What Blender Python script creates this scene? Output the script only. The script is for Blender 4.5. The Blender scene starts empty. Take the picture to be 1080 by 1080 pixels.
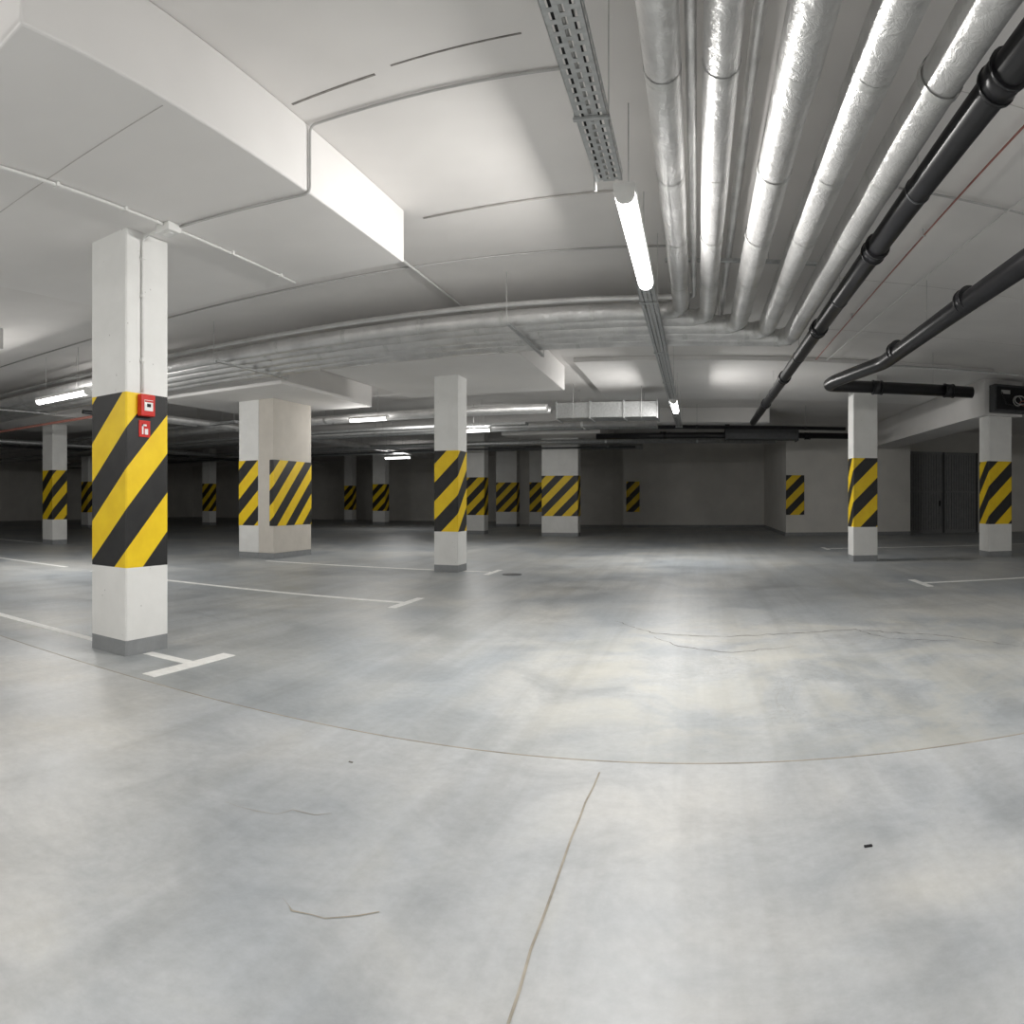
import bpy, bmesh, math, random
from mathutils import Vector
random.seed(4)
S=bpy.context.scene
F=712.0; CX=735.0; HY=528.0; HC=1.2
ZC=3.76   # main slab soffit
ZP=3.3    # drop panel soffit

# ---------------------------------------------------------------- materials
def newmat(name):
    m=bpy.data.materials.new(name); m.use_nodes=True
    nt=m.node_tree; b=nt.nodes['Principled BSDF']
    return m,nt,b
def noise(nt,scale,detail=4,rough=.55,vec=None,dist=0):
    n=nt.nodes.new('ShaderNodeTexNoise'); n.inputs['Scale'].default_value=scale
    n.inputs['Detail'].default_value=detail; n.inputs['Roughness'].default_value=rough
    n.inputs['Distortion'].default_value=dist
    if vec is not None: nt.links.new(vec,n.inputs['Vector'])
    return n
def pos(nt):
    g=nt.nodes.new('ShaderNodeNewGeometry'); return g.outputs['Position']
def ramp(nt,src,stops):
    r=nt.nodes.new('ShaderNodeValToRGB'); e=r.color_ramp.elements
    e[0].position,e[0].color=stops[0][0],(*stops[0][1],1)
    e[1].position,e[1].color=stops[-1][0],(*stops[-1][1],1)
    for p,c in stops[1:-1]:
        x=e.new(p); x.color=(*c,1)
    nt.links.new(src,r.inputs[0]); return r.outputs['Color']
def mix(nt,a,b,fac,mode='MIX'):
    m=nt.nodes.new('ShaderNodeMix'); m.data_type='RGBA'; m.blend_type=mode
    for s,v in ((m.inputs[6],a),(m.inputs[7],b)):
        if isinstance(v,tuple): s.default_value=(*v,1)
        else: nt.links.new(v,s)
    if isinstance(fac,(int,float)): m.inputs[0].default_value=fac
    else: nt.links.new(fac,m.inputs[0])
    return m.outputs[2]
def math_(nt,op,a,b=None,c=None):
    n=nt.nodes.new('ShaderNodeMath'); n.operation=op
    for i,v in enumerate((a,b,c)):
        if v is None: continue
        if isinstance(v,(int,float)): n.inputs[i].default_value=v
        else: nt.links.new(v,n.inputs[i])
    return n.outputs[0]
def mrange(nt,src,a,b):
    k=nt.nodes.new('ShaderNodeMapRange'); k.inputs[1].default_value=a; k.inputs[2].default_value=b
    nt.links.new(src,k.inputs[0]); return k.outputs[0]
def bump(nt,b,src,strength,dist=.01):
    n=nt.nodes.new('ShaderNodeBump'); n.inputs['Strength'].default_value=strength
    n.inputs['Distance'].default_value=dist
    nt.links.new(src,n.inputs['Height']); nt.links.new(n.outputs[0],b.inputs['Normal'])
def simple(name,col,rough=.5,metal=0,var=.1,scale=8,bs=0):
    m,nt,b=newmat(name)
    n=noise(nt,scale,3,.6,pos(nt))
    lo=tuple(c*(1-var) for c in col); hi=tuple(min(1,c*(1+var)) for c in col)
    nt.links.new(ramp(nt,n.outputs[0],[(.3,lo),(.7,hi)]),b.inputs['Base Color'])
    b.inputs['Roughness'].default_value=rough; b.inputs['Metallic'].default_value=metal
    if rough>.55: b.inputs['Specular IOR Level'].default_value=.25
    if bs: bump(nt,b,n.outputs[0],bs)
    return m

def floor_mat():
    m,nt,b=newmat('polished_concrete_floor')
    P=pos(nt)
    big=noise(nt,.45,3,.5,P,.9); mid=noise(nt,1.6,6,.62,P,.8); fine=noise(nt,18,4,.7,P)
    c1=ramp(nt,big.outputs[0],[(.34,(.41,.435,.46)),(.48,(.475,.49,.50)),(.58,(.53,.535,.53)),(.68,(.56,.555,.535))])
    c2=ramp(nt,mid.outputs[0],[(.3,(.70,.72,.74)),(.55,(1,1,1)),(.75,(1.12,1.1,1.05))])
    c=mix(nt,c1,c2,.8,'MULTIPLY')
    c3=ramp(nt,fine.outputs[0],[(.3,(.86,.86,.86)),(.7,(1.06,1.06,1.06))])
    c=mix(nt,c,c3,.7,'MULTIPLY')
    sx=nt.nodes.new('ShaderNodeSeparateXYZ'); nt.links.new(P,sx.inputs[0])
    # dried puddle area right of the drive aisle, ends at the saw cut
    dx=math_(nt,'MULTIPLY',math_(nt,'SUBTRACT',sx.outputs[0],1.2),.36)
    dy=math_(nt,'MULTIPLY',math_(nt,'SUBTRACT',sx.outputs[1],4.9),.42)
    d=math_(nt,'SQRT',math_(nt,'ADD',math_(nt,'MULTIPLY',dx,dx),math_(nt,'MULTIPLY',dy,dy)))
    sn=noise(nt,1.1,7,.66,P,.7)
    area=mrange(nt,math_(nt,'SUBTRACT',math_(nt,'ADD',sn.outputs[0],.5),d),.0,.4)
    st=math_(nt,'GREATER_THAN',sx.outputs[1],3.08)
    area=math_(nt,'MULTIPLY',area,st)
    patch=mrange(nt,sn.outputs[0],.44,.58)
    c=mix(nt,c,mix(nt,c,(.60,.575,.50),.45),math_(nt,'MULTIPLY',area,patch))
    pt2=mrange(nt,sn.outputs[0],.43,.36)
    c=mix(nt,c,mix(nt,c,(.29,.30,.305),.35),math_(nt,'MULTIPLY',area,pt2))
    ed=math_(nt,'ABSOLUTE',math_(nt,'SUBTRACT',sn.outputs[0],.43))
    em=mrange(nt,ed,.007,0)
    c=mix(nt,c,(.33,.31,.27),math_(nt,'MULTIPLY',math_(nt,'MULTIPLY',em,area),.4))
    c=mix(nt,c,(.87,.88,.88),st,'MULTIPLY')
    mp=nt.nodes.new('ShaderNodeMapping'); mp.inputs['Scale'].default_value=(3.0,.12,1); mp.inputs['Rotation'].default_value=(0,0,.15)
    nt.links.new(P,mp.inputs[0])
    tn=noise(nt,1.3,4,.6,mp.outputs[0],.3)
    c=mix(nt,c,ramp(nt,tn.outputs[0],[(.38,(.82,.81,.79)),(.55,(1,1,1))]),.5,'MULTIPLY')
    nt.links.new(c,b.inputs['Base Color'])
    r=ramp(nt,mid.outputs[0],[(.3,(.38,)*3),(.7,(.54,)*3)])
    nt.links.new(r,b.inputs['Roughness'])
    b.inputs['Specular IOR Level'].default_value=.42
    bump(nt,b,mid.outputs[0],.12,.02)
    return m
M_floor=floor_mat()
M_ceil=simple('painted_slab_white',(.76,.74,.72),.85,0,.06,.7,.0)
M_panel=simple('painted_drop_panel_white',(.80,.785,.77),.85,0,.04,.8)
M_wall=simple('painted_wall_white',(.70,.685,.65),.8,0,.06,1.2)
def colmat():
    m,nt,b=newmat('painted_concrete_white')
    P=pos(nt); n=noise(nt,3,6,.6,P); v=nt.nodes.new('ShaderNodeTexVoronoi'); v.inputs['Scale'].default_value=9
    nt.links.new(P,v.inputs['Vector'])
    c=ramp(nt,n.outputs[0],[(.3,(.72,.72,.70)),(.7,(.80,.80,.78))])
    pit=ramp(nt,v.outputs['Distance'],[(.03,(.45,.44,.42)),(.07,(1,1,1))])
    nt.links.new(mix(nt,c,pit,.7,'MULTIPLY'),b.inputs['Base Color']); b.inputs['Roughness'].default_value=.7
    bump(nt,b,n.outputs[0],.15); return m
M_col=colmat()
M_raw=simple('bare_concrete',(.60,.565,.51),.85,0,.05,3,.1)
M_base=simple('grey_plinth_paint',(.26,.27,.275),.6,0,.08,10)
def stripes(name,sgn=1,off=0):
    m,nt,b=newmat(name)
    P=pos(nt); s=nt.nodes.new('ShaderNodeSeparateXYZ'); nt.links.new(P,s.inputs[0])
    u=math_(nt,'SUBTRACT',math_(nt,'ADD',math_(nt,'ADD',s.outputs[0],math_(nt,'MULTIPLY',s.outputs[1],sgn)),off+200*.63),s.outputs[2])
    f=math_(nt,'FRACT',math_(nt,'DIVIDE',u,.63))
    g=math_(nt,'GREATER_THAN',f,.5)
    n=noise(nt,6,3,.6,P)
    y=ramp(nt,n.outputs[0],[(.3,(.82,.55,.008)),(.7,(.90,.63,.012))])
    k=ramp(nt,n.outputs[0],[(.3,(.012,.012,.013)),(.7,(.022,.022,.022))])
    nt.links.new(mix(nt,y,k,g),b.inputs['Base Color']); b.inputs['Roughness'].default_value=.5
    return m
M_str=stripes('hazard_stripe_paint'); M_str2=stripes('hazard_stripe_paint_right',-1)
M_line=simple('road_marking_white',(.82,.82,.80),.6,0,.08,14)
def foil():
    m,nt,b=newmat('aluminium_foil_insulation')
    P=pos(nt); n=noise(nt,14,5,.65,P,.8); n2=noise(nt,3,3,.6,P)
    c=ramp(nt,n2.outputs[0],[(.3,(.60,.595,.59)),(.7,(.80,.795,.785))])
    nt.links.new(c,b.inputs['Base Color'])
    b.inputs['Metallic'].default_value=.75; b.inputs['Roughness'].default_value=.40
    bump(nt,b,n.outputs[0],.5,.02); return m
M_foil=foil()
M_tape=simple('foil_tape_joint',(.66,.66,.645),.42,.7,.12,30)
M_galv=simple('galvanised_steel',(.48,.49,.49),.45,.75,.15,20)
M_rod=simple('zinc_threaded_rod',(.55,.55,.54),.6,.2,.1,20)
M_black=simple('black_pvc_pipe',(.012,.012,.014),.36,0,.2,10)
M_dgrey=simple('dark_grey_metal',(.07,.073,.077),.5,.3,.15,10)
M_slat=simple('grey_door_slats',(.24,.245,.25),.55,.1,.1,10)
M_pvcw=simple('white_plastic_conduit',(.75,.75,.73),.45,0,.04,10)
M_grey=simple('grey_conduit',(.46,.455,.445),.5,0,.06,10)
M_red=simple('red_enamel',(.58,.025,.018),.35,0,.1,10)
M_pinkpipe=simple('dusty_red_pipe',(.36,.16,.13),.6,0,.1,10)
M_white=simple('white_plastic',(.82,.82,.8),.4,0,.03,10)
M_joint=simple('saw_cut_dirt',(.36,.33,.275),.8,0,.25,8)
M_crack=simple('dark_joint_gap',(.24,.225,.21),.9,0,.3,12)
M_fcrack=simple('hairline_crack_dirt',(.22,.21,.19),.9,0,.2,12)
M_seam=simple('faint_formwork_seam',(.52,.50,.48),.9,0,.1,12)
M_dark=simple('dark_rubber',(.02,.02,.022),.7,0,.2,12)
def emis(name,s,col=(1,.985,.96)):
    m,nt,b=newmat(name)
    b.inputs['Base Color'].default_value=(.9,.9,.9,1)
    b.inputs['Emission Color'].default_value=(*col,1); b.inputs['Emission Strength'].default_value=s
    m.cycles.emission_sampling='NONE'
    return m
M_em=emis('lit_opal_diffuser',11)
M_em2=emis('lit_opal_diffuser_dimmer',6)

# ---------------------------------------------------------------- mesh helpers
class MB:
    def __init__(s): s.bm=bmesh.new(); s.mats=[]
    def mi(s,m):
        if m not in s.mats: s.mats.append(m)
        return s.mats.index(m)
    def box(s,x0,x1,y0,y1,z0,z1,m,bev=0):
        i=s.mi(m)
        v=[s.bm.verts.new((x,y,z)) for z in (z0,z1) for y in (y0,y1) for x in (x0,x1)]
        fs=[(0,2,3,1),(4,5,7,6),(0,1,5,4),(2,6,7,3),(0,4,6,2),(1,3,7,5)]
        out=[]
        for f in fs:
            q=s.bm.faces.new([v[k] for k in f]); q.material_index=i; out.append(q)
        if bev:
            ed=list({e for f in out for e in f.edges})
            r=bmesh.ops.bevel(s.bm,geom=ed,offset=bev,segments=2,affect='EDGES',profile=.5)
            for f in r['faces']: f.material_index=i
    def tube(s,pts,r,m,n=20,caps=True,smooth=True):
        i=s.mi(m); pts=[Vector(p) for p in pts]; rings=[]
        rr=r if isinstance(r,list) else [r]*len(pts)
        up=None
        for k,p in enumerate(pts):
            a=(pts[k]-pts[k-1]).normalized() if k else None
            b=(pts[k+1]-pts[k]).normalized() if k<len(pts)-1 else None
            t=(a+b).normalized() if a and b else (a or b)
            if up is None:
                up=Vector((0,0,1)) if abs(t.z)<.9 else Vector((1,0,0))
            up=(up-t*up.dot(t)).normalized()
            sd=t.cross(up)
            rings.append([s.bm.verts.new(p+(up*math.cos(2*math.pi*j/n)+sd*math.sin(2*math.pi*j/n))*rr[k]) for j in range(n)])
        for A,B in zip(rings,rings[1:]):
            for j in range(n):
                f=s.bm.faces.new((A[j],A[(j+1)%n],B[(j+1)%n],B[j])); f.material_index=i; f.smooth=smooth
        if caps:
            for R in (rings[0],rings[-1][::-1]):
                f=s.bm.faces.new(R); f.material_index=i
    def poly_prism(s,prof,axis,a0,a1,m):
        i=s.mi(m)
        def mk(p,a):
            return {'X':(a,p[0],p[1]),'Y':(p[0],a,p[1]),'Z':(p[0],p[1],a)}[axis]
        A=[s.bm.verts.new(mk(p,a0)) for p in prof]; B=[s.bm.verts.new(mk(p,a1)) for p in prof]
        n=len(prof)
        for j in range(n):
            f=s.bm.faces.new((A[j],A[(j+1)%n],B[(j+1)%n],B[j])); f.material_index=i
        for R in (A,B[::-1]):
            f=s.bm.faces.new(R); f.material_index=i
    def obj(s,name,parent=None):
        bmesh.ops.recalc_face_normals(s.bm,faces=s.bm.faces)
        me=bpy.data.meshes.new(name); s.bm.to_mesh(me); s.bm.free()
        for m in s.mats: me.materials.append(m)
        o=bpy.data.objects.new(name,me); S.collection.objects.link(o)
        if parent: o.parent=parent
        return o
def fillet(pts,rad,seg=8):
    pts=[Vector(p) for p in pts]; out=[pts[0]]
    for a,b,c in zip(pts,pts[1:],pts[2:]):
        u=(a-b).normalized(); v=(c-b).normalized()
        p0=b+u*rad; p1=b+v*rad
        for k in range(seg+1):
            t=k/seg; out.append(p0*(1-t)**2+b*2*t*(1-t)+p1*t*t)
    out.append(pts[-1]); return out

# ---------------------------------------------------------------- room shell
X0,X1,Y0,Y1=-34,15,-9,37
b=MB(); b.box(X0,X1,Y0,Y1,-.2,0,M_floor); b.obj('floor')
b=MB(); b.box(X0,X1,Y0,Y1,ZC,ZC+.3,M_ceil); b.obj('ceiling')
b=MB(); b.box(X0-.2,X0,Y0,Y1,0,ZC,M_wall); b.obj('wall_left')
b=MB(); b.box(X1,X1+.2,Y0,Y1,0,ZC,M_wall); b.obj('wall_right')
b=MB(); b.box(X0,X1,Y0-.2,Y0,0,ZC,M_wall); b.obj('wall_front')
b=MB(); b.box(X0,-9.7,36.8,Y1,0,ZC,M_wall); b.box(-9.7,-3.3,33,33.2,0,ZC,M_wall); b.box(-9.7,-9.5,33.2,37,0,ZC,M_wall)
b.box(-3.3,3.0,30,30.2,0,ZC,M_wall); b.box(-3.3,-3.1,30.2,33.2,0,ZC,M_wall); b.obj('wall_back')
b=MB(); b.box(3.0,7.4,22.6,30.2,0,ZC,M_wall,.01); b.obj('wall_right_block')
b=MB(); b.box(3.0,3.62,22.57,22.6,.72,2.06,M_str2); b.obj('hazard_stripe_panel')
b=MB(); b.box(-3.15,-2.55,29.97,30,.7,2.05,M_str); b.obj('hazard_stripe_panel')
b=MB(); b.box(7.4,7.55,23.4,30,0,ZC,M_wall); b.box(10.35,X1,23.4,23.6,0,ZC,M_wall); b.box(7.55,10.35,23.4,23.6,3.0,ZC,M_wall)
b.obj('wall_right_back')
b=MB()
b.box(7.55,10.35,23.42,23.5,2.9,3.0,M_slat); b.box(7.55,10.35,23.42,23.5,.0,.12,M_slat); b.box(7.55,10.35,23.43,23.5,1.5,1.56,M_slat)
x=7.6
while x<10.3:
    b.box(x,x+.075,23.44,23.47,.05,2.95,M_slat); b.box(x+.075,x+.1,23.465,23.475,.05,2.95,M_dgrey); x+=.1
for xx in (7.55,8.92,10.27): b.box(xx,xx+.08,23.40,23.51,0,3.0,M_dgrey)
b.box(8.78,8.82,23.37,23.44,1.0,1.2,M_dark)
b.obj('slatted_steel_gate')
b=MB(); b.box(-3.3,3.0,29.975,30,0,.12,M_base); b.obj('baseboard_back')
b=MB(); b.box(3.0,7.4,22.58,22.6,0,.12,M_base); b.box(2.98,3.0,22.58,29.97,0,.12,M_base); b.obj('baseboard_right')

def panel(x0,x1,y0,y1,z=ZP):
    b=MB(); b.box(x0,x1,y0,y1,z,ZC,M_panel,.012); b.obj('ceiling_drop_panel')
panel(-5.7,-2.5,1.6,5.4); panel(-5.7,-2.5,9.25,12.6)
panel(-10.3,-7.0,9.9,13.4); panel(-17,-13.6,9.4,12.6); panel(-17,-13.6,1.6,5.4); panel(-10.6,-8.6,1.7,5.2,3.45)
panel(-6.2,-3.0,20.8,24.4)
b=MB(); b.box(-2.2,5.6,11.9,16.5,3.68,ZC,M_panel,.01); b.obj('ceiling_beam')
b=MB(); b.box(5.85,6.75,12.9,22.6,3.0,ZC,M_panel,.012); b.obj('ceiling_beam')
b=MB(); b.box(-34,2,18.5,19.0,3.35,ZC,M_panel,.012); b.obj('ceiling_beam')
b=MB(); b.box(-34,-6.5,26.5,27.0,3.3,ZC,M_panel,.012); b.obj('ceiling_beam')

def column(x0,x1,y0,y1,ztop,name='concrete_column',band=(.68,2.04),mat=None,bmat=None):
    mat=mat or M_col; bmat=bmat or M_str
    b=MB(); c=.012
    ring=[(x0+c,y0),(x1-c,y0),(x1,y0+c),(x1,y1-c),(x1-c,y1),(x0+c,y1),(x0,y1-c),(x0,y0+c)]
    lv=[(0,M_base),(.12,mat),(band[0],bmat),(band[1],mat),(ztop,None)]
    prev=None; pm=None
    for z,m in lv:
        R=[b.bm.verts.new((p[0],p[1],z)) for p in ring]
        if prev:
            i=b.mi(pm)
            for j in range(8):
                f=b.bm.faces.new((prev[j],prev[(j+1)%8],R[(j+1)%8],R[j])); f.material_index=i
        prev,pm=R,m
    return b.obj(name)
column(-4.31,-3.88,3.44,3.90,ZP)
column(-4.33,-3.90,10.55,11.0,ZP)
column(3.04,3.54,12.9,13.35,ZC-.08,bmat=M_str2)
column(6.0,6.55,13.0,13.5,3.0,band=(.70,2.04),bmat=M_str2)
column(-15.6,-15.1,10.7,11.2,ZP)
column(-23.9,-23.4,18.5,19.0,3.35)
column(-15.9,-15.2,30.5,31,ZC)
column(-8.3,-7.5,23,23.5,ZC)
column(-5.2,-3.95,22.2,22.7,ZP)
column(-9.2,-8.2,30.0,30.5,ZC); column(-7.6,-6.9,30.0,30.5,ZC)
column(-22.5,-22,25,25.5,ZC); column(-19.0,-18.5,33,33.5,ZC)
b=MB()
b.box(-9.0,-8.48,11.17,11.65,0,.12,M_base); b.box(-9.0,-8.48,11.17,11.65,.12,ZP,M_col,.008)
b.box(-8.48,-8.1,11.18,12.6,0,.12,M_base); b.box(-8.48,-8.1,11.18,12.6,.12,ZP,M_raw,.008)
b.box(-9.003,-8.49,11.165,11.5,.68,2.04,M_str)
b.box(-8.2,-8.095,11.175,12.603,.68,2.04,M_str)
b.obj('concrete_pier')

# ---------------------------------------------------------------- floor markings and joints
def tmark(lx0,lx1,y,tx,hl=.42,w=.1):
    b=MB(); b.box(lx0,lx1,y-w/2,y+w/2,0,.004,M_line); b.box(tx-w/2,tx+w/2,y-hl,y+hl,0,.0045,M_line); b.obj('parking_line')
b=MB(); b.box(-9,-4.33,3.6,3.7,0,.004,M_line); b.box(-3.86,-3.42,3.6,3.7,0,.004,M_line); b.box(-3.42,-3.3,3.18,4.05,0,.0045,M_line); b.obj('parking_line')
tmark(-9,-3.3,7.2,-3.3)
b=MB(); b.box(-8.0,-4.35,10.75,10.85,0,.004,M_line); b.box(-3.88,-3.4,10.75,10.85,0,.004,M_line);b.box(-3.4,-3.3,10.35,11.2,0,.0045,M_line); b.obj('parking_line')
b=MB(); b.box(-24,-15.65,10.75,10.85,0,.004,M_line); b.obj('parking_line')
b=MB(); b.box(-24,-9.8,7.2,7.3,0,.004,M_line); b.obj('parking_line')
tmark(3.2,9,9.3,3.2); tmark(3.2,9,16.6,3.2)
b=MB()
b.box(X0,X1,3.075,3.085,0,.0015,M_joint); b.obj('floor_joint')
b=MB(); 
pts=[(-.43+.012*math.sin(y*2.1)+random.uniform(-.004,.004),y) for y in [k*.15-2 for k in range(34)]]
i=b.mi(M_joint)
prev=None
for x,y in pts:
    R=[b.bm.verts.new((x-.004,y,.0015)),b.bm.verts.new((x+.004,y,.0015))]
    if prev: f=b.bm.faces.new((prev[0],prev[1],R[1],R[0])); f.material_index=i
    prev=R
b.obj('floor_joint')
def crack(name,pts,w,m=None,z=.0016):
    m=m or M_fcrack
    b=MB(); i=b.mi(m); prev=None
    P=[Vector((*p,0)) for p in pts]
    Q=[]
    for a,c in zip(P,P[1:]):
        n=max(2,int((c-a).length/.06))
        for k in range(n):
            t=k/n; Q.append(a.lerp(c,t)+Vector((random.uniform(-.022,.022),random.uniform(-.022,.022),0)))
    Q.append(P[-1])
    for k,p in enumerate(Q):
        d=(Q[min(k+1,len(Q)-1)]-Q[max(k-1,0)]).normalized(); s=Vector((-d.y,d.x,0))
        ww=w*random.uniform(.2,1.3)*(math.sin(math.pi*min(1,max(.03,k/len(Q)*.97+.03)))*.8+.2)
        R=[b.bm.verts.new((p.x-s.x*ww,p.y-s.y*ww,z)),b.bm.verts.new((p.x+s.x*ww,p.y+s.y*ww,z))]
        if prev: f=b.bm.faces.new((prev[0],prev[1],R[1],R[0])); f.material_index=i
        prev=R
    b.obj(name)
def fl(px,py):
    r=HC*F/(py-HY); t=(px-CX)/F; return (r*math.sin(t),r*math.cos(t))
crack('floor_crack',[fl(648,655),fl(690,668),fl(760,672),fl(830,668),fl(900,664),fl(990,670),fl(1079,682)],.010)
crack('floor_crack',[fl(690,672),fl(715,682),fl(770,688),fl(840,682)],.007)
crack('floor_crack',[fl(900,664),fl(940,674),fl(1000,676)],.007)
crack('floor_crack',[fl(292,950),fl(305,962),fl(345,966),fl(400,962)],.004,M_joint)
crack('floor_crack',[fl(240,846),fl(290,856),fl(350,858)],.002,M_joint)
b=MB(); x,y=fl(916,893); b.box(x-.016,x+.014,y-.005,y+.006,0,.006,M_dark,.002); b.obj('floor_debris')
b=MB(); x,y=fl(370,804); b.box(x-.01,x+.01,y-.005,y+.005,0,.004,M_fcrack,.001); b.obj('floor_debris')
b=MB(); x,y=fl(540,606); b.tube([(x,y,0),(x,y,.006)],.16,M_dgrey,24); b.obj('floor_drain_cover')

# ---------------------------------------------------------------- insulated pipes
zp=3.34
specs=[(-.17,.092,7.6),(.12,.092,7.9),(.50,.11,8.2),(.86,.11,8.5),(1.21,.113,8.82)]
for k,(x,r,y) in enumerate(specs):
    b=MB()
    raw=[(x,-6,zp),(x,y,zp),(-26,y+.15,zp-.02-.02*(k%2))]
    pts=fillet(raw,.3,8)
    out=[]
    for a,c in zip(pts,pts[1:]):
        L=(c-a).length; n=max(1,int(L/.35))
        for q in range(n):
            out.append(a.lerp(c,q/n))
    out.append(pts[-1])
    rr=[r*random.uniform(.965,1.03) for _ in out]
    b.tube(out,rr,M_foil,20)
    for q in range(2,len(out)-2,3):
        d=(out[q+1]-out[q]).normalized()
        b.tube([out[q]-d*.03,out[q]+d*.03],r*1.04,M_tape,20,False)
    b.obj('insulated_pipe')
b=MB(); b.tube(fillet([(-.03,-6,3.42),(-.03,7.35,3.42),(-26,7.35,3.42)],.15),.03,M_foil,14); b.obj('insulated_pipe')
b=MB(); b.tube(fillet([(.30,-6,3.55),(.30,9.05,3.55),(-26,9.0,3.5)],.15),.035,M_foil,14); b.obj('insulated_pipe')
for y in (-.5,6.4):
    b=MB(); b.box(-.30,1.36,y-.02,y+.02,zp+.125,zp+.155,M_galv)
    for x in (-.28,.32,.68,1.035,1.35): b.tube([(x,y,zp+.12),(x,y,ZC)],.004,M_rod,8)
    b.obj('pipe_hanger')
for x in (-2.1,-6.3,-9.5,-12.7):
    b=MB(); b.box(x-.02,x+.02,7.3,9.05,zp-.16,zp-.135,M_galv)
    for y in (7.25,9.1): b.tube([(x,y,zp-.16),(x,y,ZC)],.004,M_rod,8)
    b.obj('pipe_hanger')

def drain(raw,r,couplings,rad=.18):
    b=MB(); pts=fillet(raw,rad,8) if len(raw)>2 else [Vector(p) for p in raw]
    b.tube(pts,r,M_black,20)
    for p,d in couplings:
        p=Vector(p); d=Vector(d)
        b.tube([p-d*.07,p+d*.07],r*1.16,M_black,20)
        b.tube([p-d*.085,p-d*.06],r*1.24,M_black,20); b.tube([p+d*.06,p+d*.085],r*1.24,M_black,20)
    return b
b=drain([(1.46,-6,3.32),(1.46,17.5,3.24)],.085,[((1.46,y,3.32-.0034*(y+6)),(0,1,0)) for y in (.5,3.0,5.4,8.0,11.2,14.2)])
for y in (2.2,4.3,6.8,9.6,12.8,15.6):
    b.tube([(1.46,y,3.3),(1.46,y,ZC)],.004,M_rod,8)
    b.tube([(1.46,y-.012,3.32-.0034*(y+6)),(1.46,y+.012,3.32-.0034*(y+6))],.090,M_dgrey,20)
b.obj('drain_pipe')
b=drain([(2.62,-6,3.22),(2.62,9.2,3.16),(2.2,10.6,3.12),(2.15,10.95,3.10),(4.75,11.0,3.12)],.10,[((2.62,y,3.2),(0,1,0)) for y in (3.2,6.2,8.6)]+[((3.0,10.97,3.105),(1,0,0)),((4.3,10.99,3.12),(1,0,0))],.12)
for y in (4.4,7.4): b.tube([(2.62,y,3.2),(2.62,y,ZC)],.004,M_rod,8)
b.tube([(4.0,10.97,3.1),(4.0,10.97,ZC)],.004,M_rod,8)
b.obj('drain_pipe')
b=drain([(-3.0,20,3.12),(4.6,20,3.16)],.09,[((x,20,3.14),(1,0,0)) for x in (-1,1.2,3.3)])
b.tube([(.9,20,3.14),(.9,20,ZC)],.07,M_black,16)
b.obj('drain_pipe')

# ---------------------------------------------------------------- cable tray
def tray(xc,y0,y1,z,w=.16,h=.06):
    b=MB()
    pitch=.07; cols=3; slot=.022; t=.002
    rail=(w-cols*slot)/(cols+1)
    x0=xc-w/2
    for c in range(cols+1):
        a=x0+c*(slot+rail); b.box(a,a+rail,y0,y1,z,z+t,M_galv)
    y=y0
    while y<y1-.02:
        for c in range(cols):
            a=x0+rail+c*(slot+rail)
            off=(c%2)*pitch*.5
            yy=min(y+off,y1-.025)
            b.box(a,a+slot,yy,yy+.025,z,z+t,M_galv)
        y+=pitch
    for xx in (x0,x0+w-t):
        b.box(xx,xx+t,y0,y1,z,z+h*.3,M_galv); b.box(xx,xx+t,y0,y1,z+h*.65,z+h,M_galv)
        y=y0
        while y<y1-.03:
            b.box(xx,xx+t,y,y+.03,z+h*.3,z+h*.65,M_galv); y+=pitch
    for dx,rr,m in ((-.04,.012,M_dark),(-.008,.009,M_grey),(.03,.011,M_dark)):
        b.tube([(xc+dx,y0+.02,z+rr+.004),(xc+dx,y1-.02,z+rr+.004)],rr,m,8)
    y=y0+.5
    while y<y1:
        for dx in (-w/2-.006,w/2+.006): b.tube([(xc+dx,y,z-.012),(xc+dx,y,ZC if not (11.9<y<16.5) else 3.68)],.003,M_rod,8)
        b.box(xc-w/2-.012,xc+w/2+.012,y-.012,y+.012,z-.014,z-.002,M_galv)
        y+=2.2
    b.obj('cable_tray')
tray(-.52,-6,3.98,3.10)
tray(-.46,5.95,17.5,3.10)

# ---------------------------------------------------------------- luminaires
def lamp(xc,yc,z,L,axis='Y',m=None,w=.135,power=100):
    m=m or M_em
    e=bpy.data.objects.new('tube_light',None); S.collection.objects.link(e); e.location=(xc,yc,z)
    if axis=='X': e.rotation_euler=(0,0,math.pi/2)
    h=L/2; hw=w/2
    prof=[(-hw*.8,.055),(-hw,.045),(-hw,.0),(hw,0),(hw,.045),(hw*.8,.055)]
    dif=[(-hw*.92,0),(-hw*.92,-.02),(-hw*.7,-.05),(-hw*.3,-.066),(hw*.3,-.066),(hw*.7,-.05),(hw*.92,-.02),(hw*.92,0)]
    b=MB(); b.poly_prism(prof,'Y',-h,h,M_white); b.obj('housing',e)
    b=MB(); b.poly_prism(dif,'Y',-h+.03,h-.03,m); b.obj('diffuser',e)
    b=MB()
    for s in (-1,1):
        a0,a1=sorted((s*h,s*(h-.03)))
        b.poly_prism(dif,'Y',a0,a1,M_white)
        p=s*(h-.25)
        b.tube([(0,p,.05),(0,p,ZC-z-.001)],.004,M_rod,8)
    b.obj('end_caps',e)
    # real luminaire output: two light strips lying on the sloping sides of the diffuser
    for s in (-1,1):
        ld=bpy.data.lights.new('tube_output','AREA'); ld.shape='RECTANGLE'; ld.size=.05; ld.size_y=L-.08
        ld.energy=power/2; ld.color=(1,.98,.95)
        lo=bpy.data.objects.new('tube_output',ld); S.collection.objects.link(lo); lo.parent=e
        lo.location=(s*(hw*.85+.004),0,-.050); lo.rotation_euler=(0,-s*math.radians(48),0)
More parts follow.
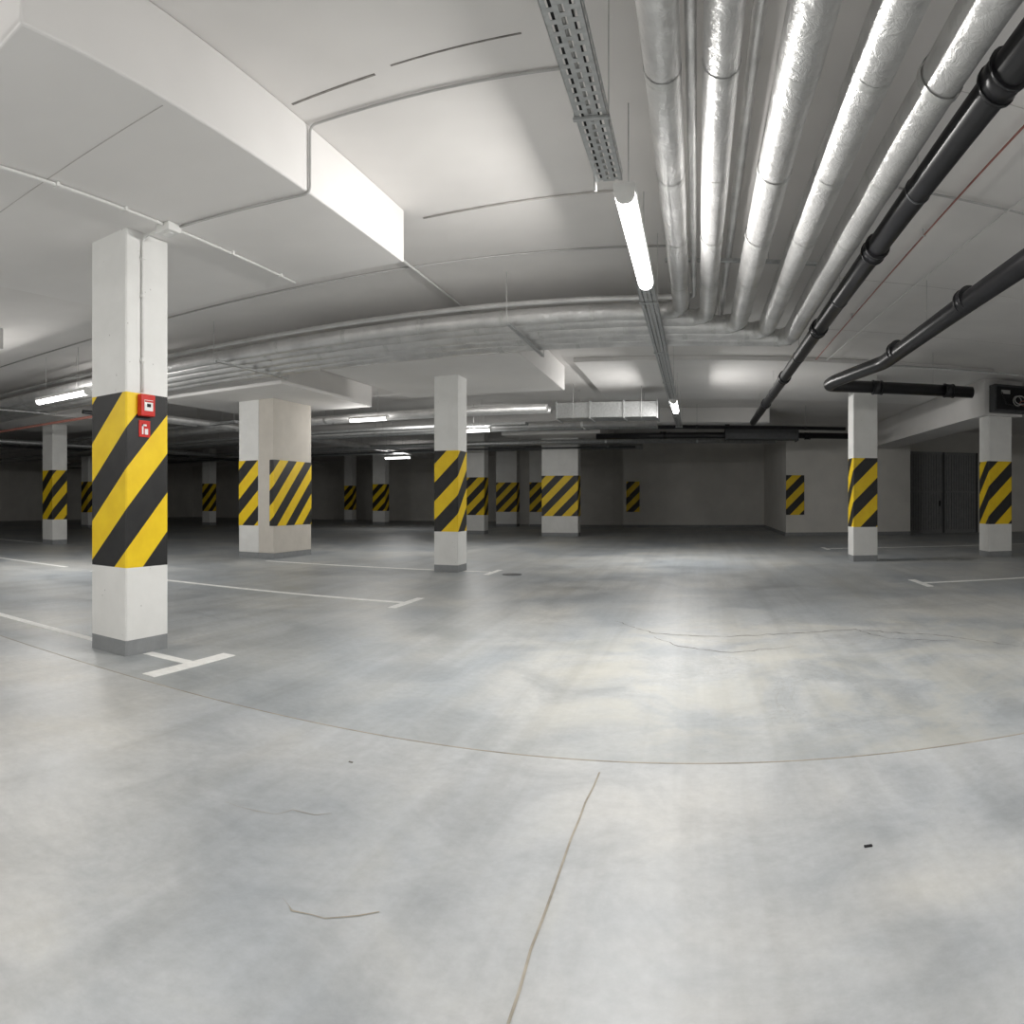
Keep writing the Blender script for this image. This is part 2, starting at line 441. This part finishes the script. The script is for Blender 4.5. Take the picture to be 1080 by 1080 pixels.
lamp(-.44,4.95,3.08,1.75,'Y',power=175)
lamp(-.44,13.4,3.08,1.5,'Y',power=160)
lamp(-.44,-1.9,3.08,1.7,'Y',power=215)
lamp(5.2,1.5,3.2,1.5,'Y',power=190)
lamp(-7.2,-1.2,3.2,1.5,'Y',power=210)
lamp(-9.4,6.85,3.0,1.45,'X',power=140)
lamp(-5.6,16.2,3.0,1.0,'X',M_em2,power=60)
lamp(-12.0,25.3,3.0,1.2,'X',M_em2,power=35)
lamp(-7.3,13.8,3.1,1.0,'X',M_em2,power=45)

# ---------------------------------------------------------------- conduits and small gear on near column
b=MB(); b.tube([(-3.62,.2,3.285),(-3.62,1.55,3.285),(-3.62,5.35,3.285)],.011,M_pvcw,10)
for y in (1.9,2.6,3.2,4.4,5.1): b.box(-3.64,-3.60,y-.012,y+.012,3.27,3.30,M_pvcw)
b.obj('electrical_conduit')
b=MB(); b.box(-3.70,-3.56,3.58,3.72,3.235,3.30,M_pvcw,.008); b.tube([(-3.63,3.65,3.235),(-3.63,3.65,3.228)],.04,M_white,16); b.obj('junction_box')
b=MB(); b.tube(fillet([(-3.64,3.60,3.26),(-3.866,3.60,3.26),(-3.866,3.60,2.05)],.06),.010,M_pvcw,10)
for z in (2.3,2.8,3.1): b.box(-3.88,-3.852,3.585,3.615,z-.012,z+.012,M_pvcw)
b.obj('electrical_conduit')
b=MB(); b.tube(fillet([(-.62,4.1,3.1),(-.62,3.9,3.745),(-2.485,3.85,3.745),(-2.485,3.85,3.285),(-3.60,3.70,3.285)],.05),.009,M_grey,10); b.obj('electrical_conduit')
b=MB(); b.tube([(-13,6.6,ZC-.012),(-.3,6.75,ZC-.012)],.011,M_grey,8); b.obj('electrical_conduit')
b=MB(); b.tube([(-2.4,5.6,ZC-.012),(-.5,5.5,ZC-.012)],.008,M_seam,8); b.obj('electrical_conduit')
b=MB(); b.tube([(-3.0,5.4,ZC-.03),(-3.0,8.8,ZC-.03)],.014,M_pvcw,8); b.obj('electrical_conduit')
b=MB()
for (xa,xb,y,w) in [(-2.46,-1.86,3.60,.009),(-1.74,-.95,3.57,.006)]: b.box(xa,xb,y-w,y+w,ZC-.003,ZC,M_crack)
for (xa,xb,y) in [(-3.0,6,9.9),(1.6,14,3.9),(1.6,14,7.6),(-2.4,-.6,1.3)]: b.box(xa,xb,y-.004,y+.004,ZC-.002,ZC,M_seam)
b.box(3.596,3.604,0,11,ZC-.002,ZC,M_seam)
b.obj('ceiling_joint')
b=MB(); b.box(-5.6,-2.55,2.516,2.524,ZP-.002,ZP,M_seam); b.obj('ceiling_joint')
e=bpy.data.objects.new('fire_alarm_call_point',None); S.collection.objects.link(e)
b=MB(); b.box(-3.88,-3.83,3.555,3.705,1.86,2.03,M_red,.008); b.obj('housing',e)
b=MB(); b.box(-3.831,-3.826,3.585,3.675,1.90,1.985,M_white,.001); b.box(-3.827,-3.823,3.61,3.65,1.93,1.955,M_dark); b.box(-3.827,-3.823,3.588,3.672,1.968,1.980,M_red); b.obj('front_plate',e)
e=bpy.data.objects.new('fire_equipment_sign',None); S.collection.objects.link(e)
b=MB(); b.box(-3.88,-3.874,3.57,3.69,1.70,1.83,M_red,.001); b.obj('plate',e)
b=MB(); b.box(-3.8745,-3.872,3.60,3.615,1.72,1.80,M_white); b.box(-3.8745,-3.872,3.60,3.65,1.785,1.80,M_white); b.box(-3.8745,-3.872,3.63,3.665,1.72,1.765,M_white); b.obj('pictogram',e)

b=MB(); b.tube([(2.1,-4,3.70),(2.1,11.8,3.70)],.008,M_pinkpipe,10)
for y in (3,6,9): b.box(2.085,2.115,y-.01,y+.01,3.69,ZC,M_rod)
b.obj('sprinkler_pipe')
b=MB(); b.tube([(2.35,-4,3.7),(2.6,5,3.7),(2.3,11.8,3.7)],.006,M_pvcw,8); b.obj('cable_run')
b=MB(); b.tube([(1.6,5.2,3.72),(6,5.4,3.72)],.010,M_grey,8); b.obj('electrical_conduit')
b=MB(); b.tube([(3.1,11.8,3.66),(14.5,11.6,3.66)],.02,M_rod,8); b.obj('electrical_conduit')
b=MB(); b.tube([(-27,9.3,3.05),(-10.4,9.3,3.05)],.03,M_pinkpipe,12)
for x in (-25,-21,-18,-12): b.tube([(x,9.3,3.05),(x,9.3,ZC)],.005,M_rod,8)
b.obj('sprinkler_pipe')
b=MB(); b.box(-3.1,-.85,14.6,15.3,3.02,3.36,M_galv,.01)
for x in (-3.1,-2.35,-1.6,-.87): b.box(x,x+.03,14.57,15.33,2.99,3.39,M_galv)
for x in (-2.7,-1.2):
    for y in (14.56,15.34): b.tube([(x,y,2.98),(x,y,3.68 if x>-2.2 else ZC)],.006,M_rod,8)
b.obj('ventilation_duct')
def run(x0,x1,y,z,r,m,name):
    b=MB(); b.tube([(x0,y,z),(x1,y,z)],r,m,12)
    x=x0+1
    while x<x1:
        b.tube([(x,y,z),(x,y,ZC)],.006,M_rod,6)
        b.tube([(x-.03,y,z),(x+.03,y,z)],r*1.12,M_tape if m is M_foil else m,12,False); x+=2.9
    b.obj(name)
run(-30,-3.2,14.2,3.2,.09,M_foil,'insulated_pipe'); run(-30,-3.2,14.6,3.2,.07,M_foil,'insulated_pipe')
run(-30,-1,16.9,3.15,.09,M_foil,'insulated_pipe'); run(-30,-1,17.3,3.1,.06,M_galv,'insulated_pipe')
run(-30,4,17.9,3.15,.05,M_black,'drain_pipe')
run(-30,-2,24.9,3.2,.1,M_galv,'insulated_pipe')
run(-30,2.5,21.4,3.1,.08,M_galv,'insulated_pipe'); run(-30,-2,21.9,2.95,.03,M_dgrey,'sprinkler_pipe')
b=MB(); b.box(-30,-4,15.4,15.7,3.0,3.06,M_galv); b.obj('cable_tray')
b=MB(); b.box(-30,-10.4,12.75,12.95,3.1,3.16,M_galv); b.obj('cable_tray')
for (x,y0,y1,z,r,m) in [(-11.3,9.8,30,3.15,.08,M_foil),(-11.7,9.8,30,3.15,.06,M_foil),(-12.6,9.8,26,3.3,.05,M_dgrey),(-18.5,9.8,30,3.1,.08,M_galv),(-20,9.8,30,3.1,.05,M_dgrey)]:
    b=MB(); b.tube([(x,y0,z),(x,y1,z)],r,m,12)
    y=y0+1
    while y<y1: b.tube([(x,y,z),(x,y,ZC)],.006,M_rod,6); y+=3
    b.obj('insulated_pipe')
b=MB(); b.box(.8,2.9,19.1,19.6,2.95,3.3,M_dgrey,.01); b.box(.8,.84,19.07,19.63,2.92,3.33,M_dgrey); b.box(2.86,2.9,19.07,19.63,2.92,3.33,M_dgrey); b.obj('ventilation_duct')

e=bpy.data.objects.new('electrical_control_box',None); S.collection.objects.link(e)
b=MB(); b.box(5.95,6.75,12.62,12.88,3.05,3.62,M_dgrey,.012); b.box(6.0,6.7,12.60,12.62,3.1,3.57,M_dark,.004)
b.box(6.1,6.3,12.585,12.60,3.42,3.5,M_grey,.002); b.obj('enclosure',e)
b=MB()
def loop(cx,cz,rx,rz,m,w=.010,a0=0,a1=24):
    b.tube([(cx+rx*math.cos(t*math.pi/12),12.565-.002*t,cz+rz*math.sin(t*math.pi/12)) for t in range(a0,a1+1)],w,m,8,False)
loop(6.52,3.3,.13,.09,M_rod,.012,2,20); loop(6.45,3.28,.10,.10,M_grey,.010,0,22); loop(6.6,3.24,.09,.05,M_pinkpipe,.010,0,18)
b.tube([(6.1,12.57,3.45),(6.2,12.55,3.2),(6.5,12.55,3.15)],.014,M_black,8)
b.obj('cable_coil',e)

# ---------------------------------------------------------------- world / camera
w=bpy.data.worlds.new('world'); S.world=w; w.use_nodes=True
w.node_tree.nodes['Background'].inputs[0].default_value=(.02,.02,.022,1)
cd=bpy.data.cameras.new('camera'); co=bpy.data.objects.new('camera',cd); S.collection.objects.link(co)
co.location=(0,0,HC); co.rotation_euler=(math.pi/2,0,(CX-540)/F)
cd.sensor_width=36; cd.lens=36*F/1080; cd.clip_end=200; cd.clip_start=.05
cd.type='PANO'
ok=False
for tgt in (cd,getattr(cd,'cycles',None)):
    if tgt is None: continue
    try:
        tgt.panorama_type='CENTRAL_CYLINDRICAL'
        tgt.central_cylindrical_range_u_min=-540/F; tgt.central_cylindrical_range_u_max=540/F
        tgt.central_cylindrical_range_v_min=-(1080-HY)/F; tgt.central_cylindrical_range_v_max=HY/F
        tgt.central_cylindrical_radius=1.0
        ok=True; break
    except Exception as ex: print('pano fail',ex)
if not ok: cd.type='PERSP'
S.camera=co
S.view_settings.view_transform='Standard'
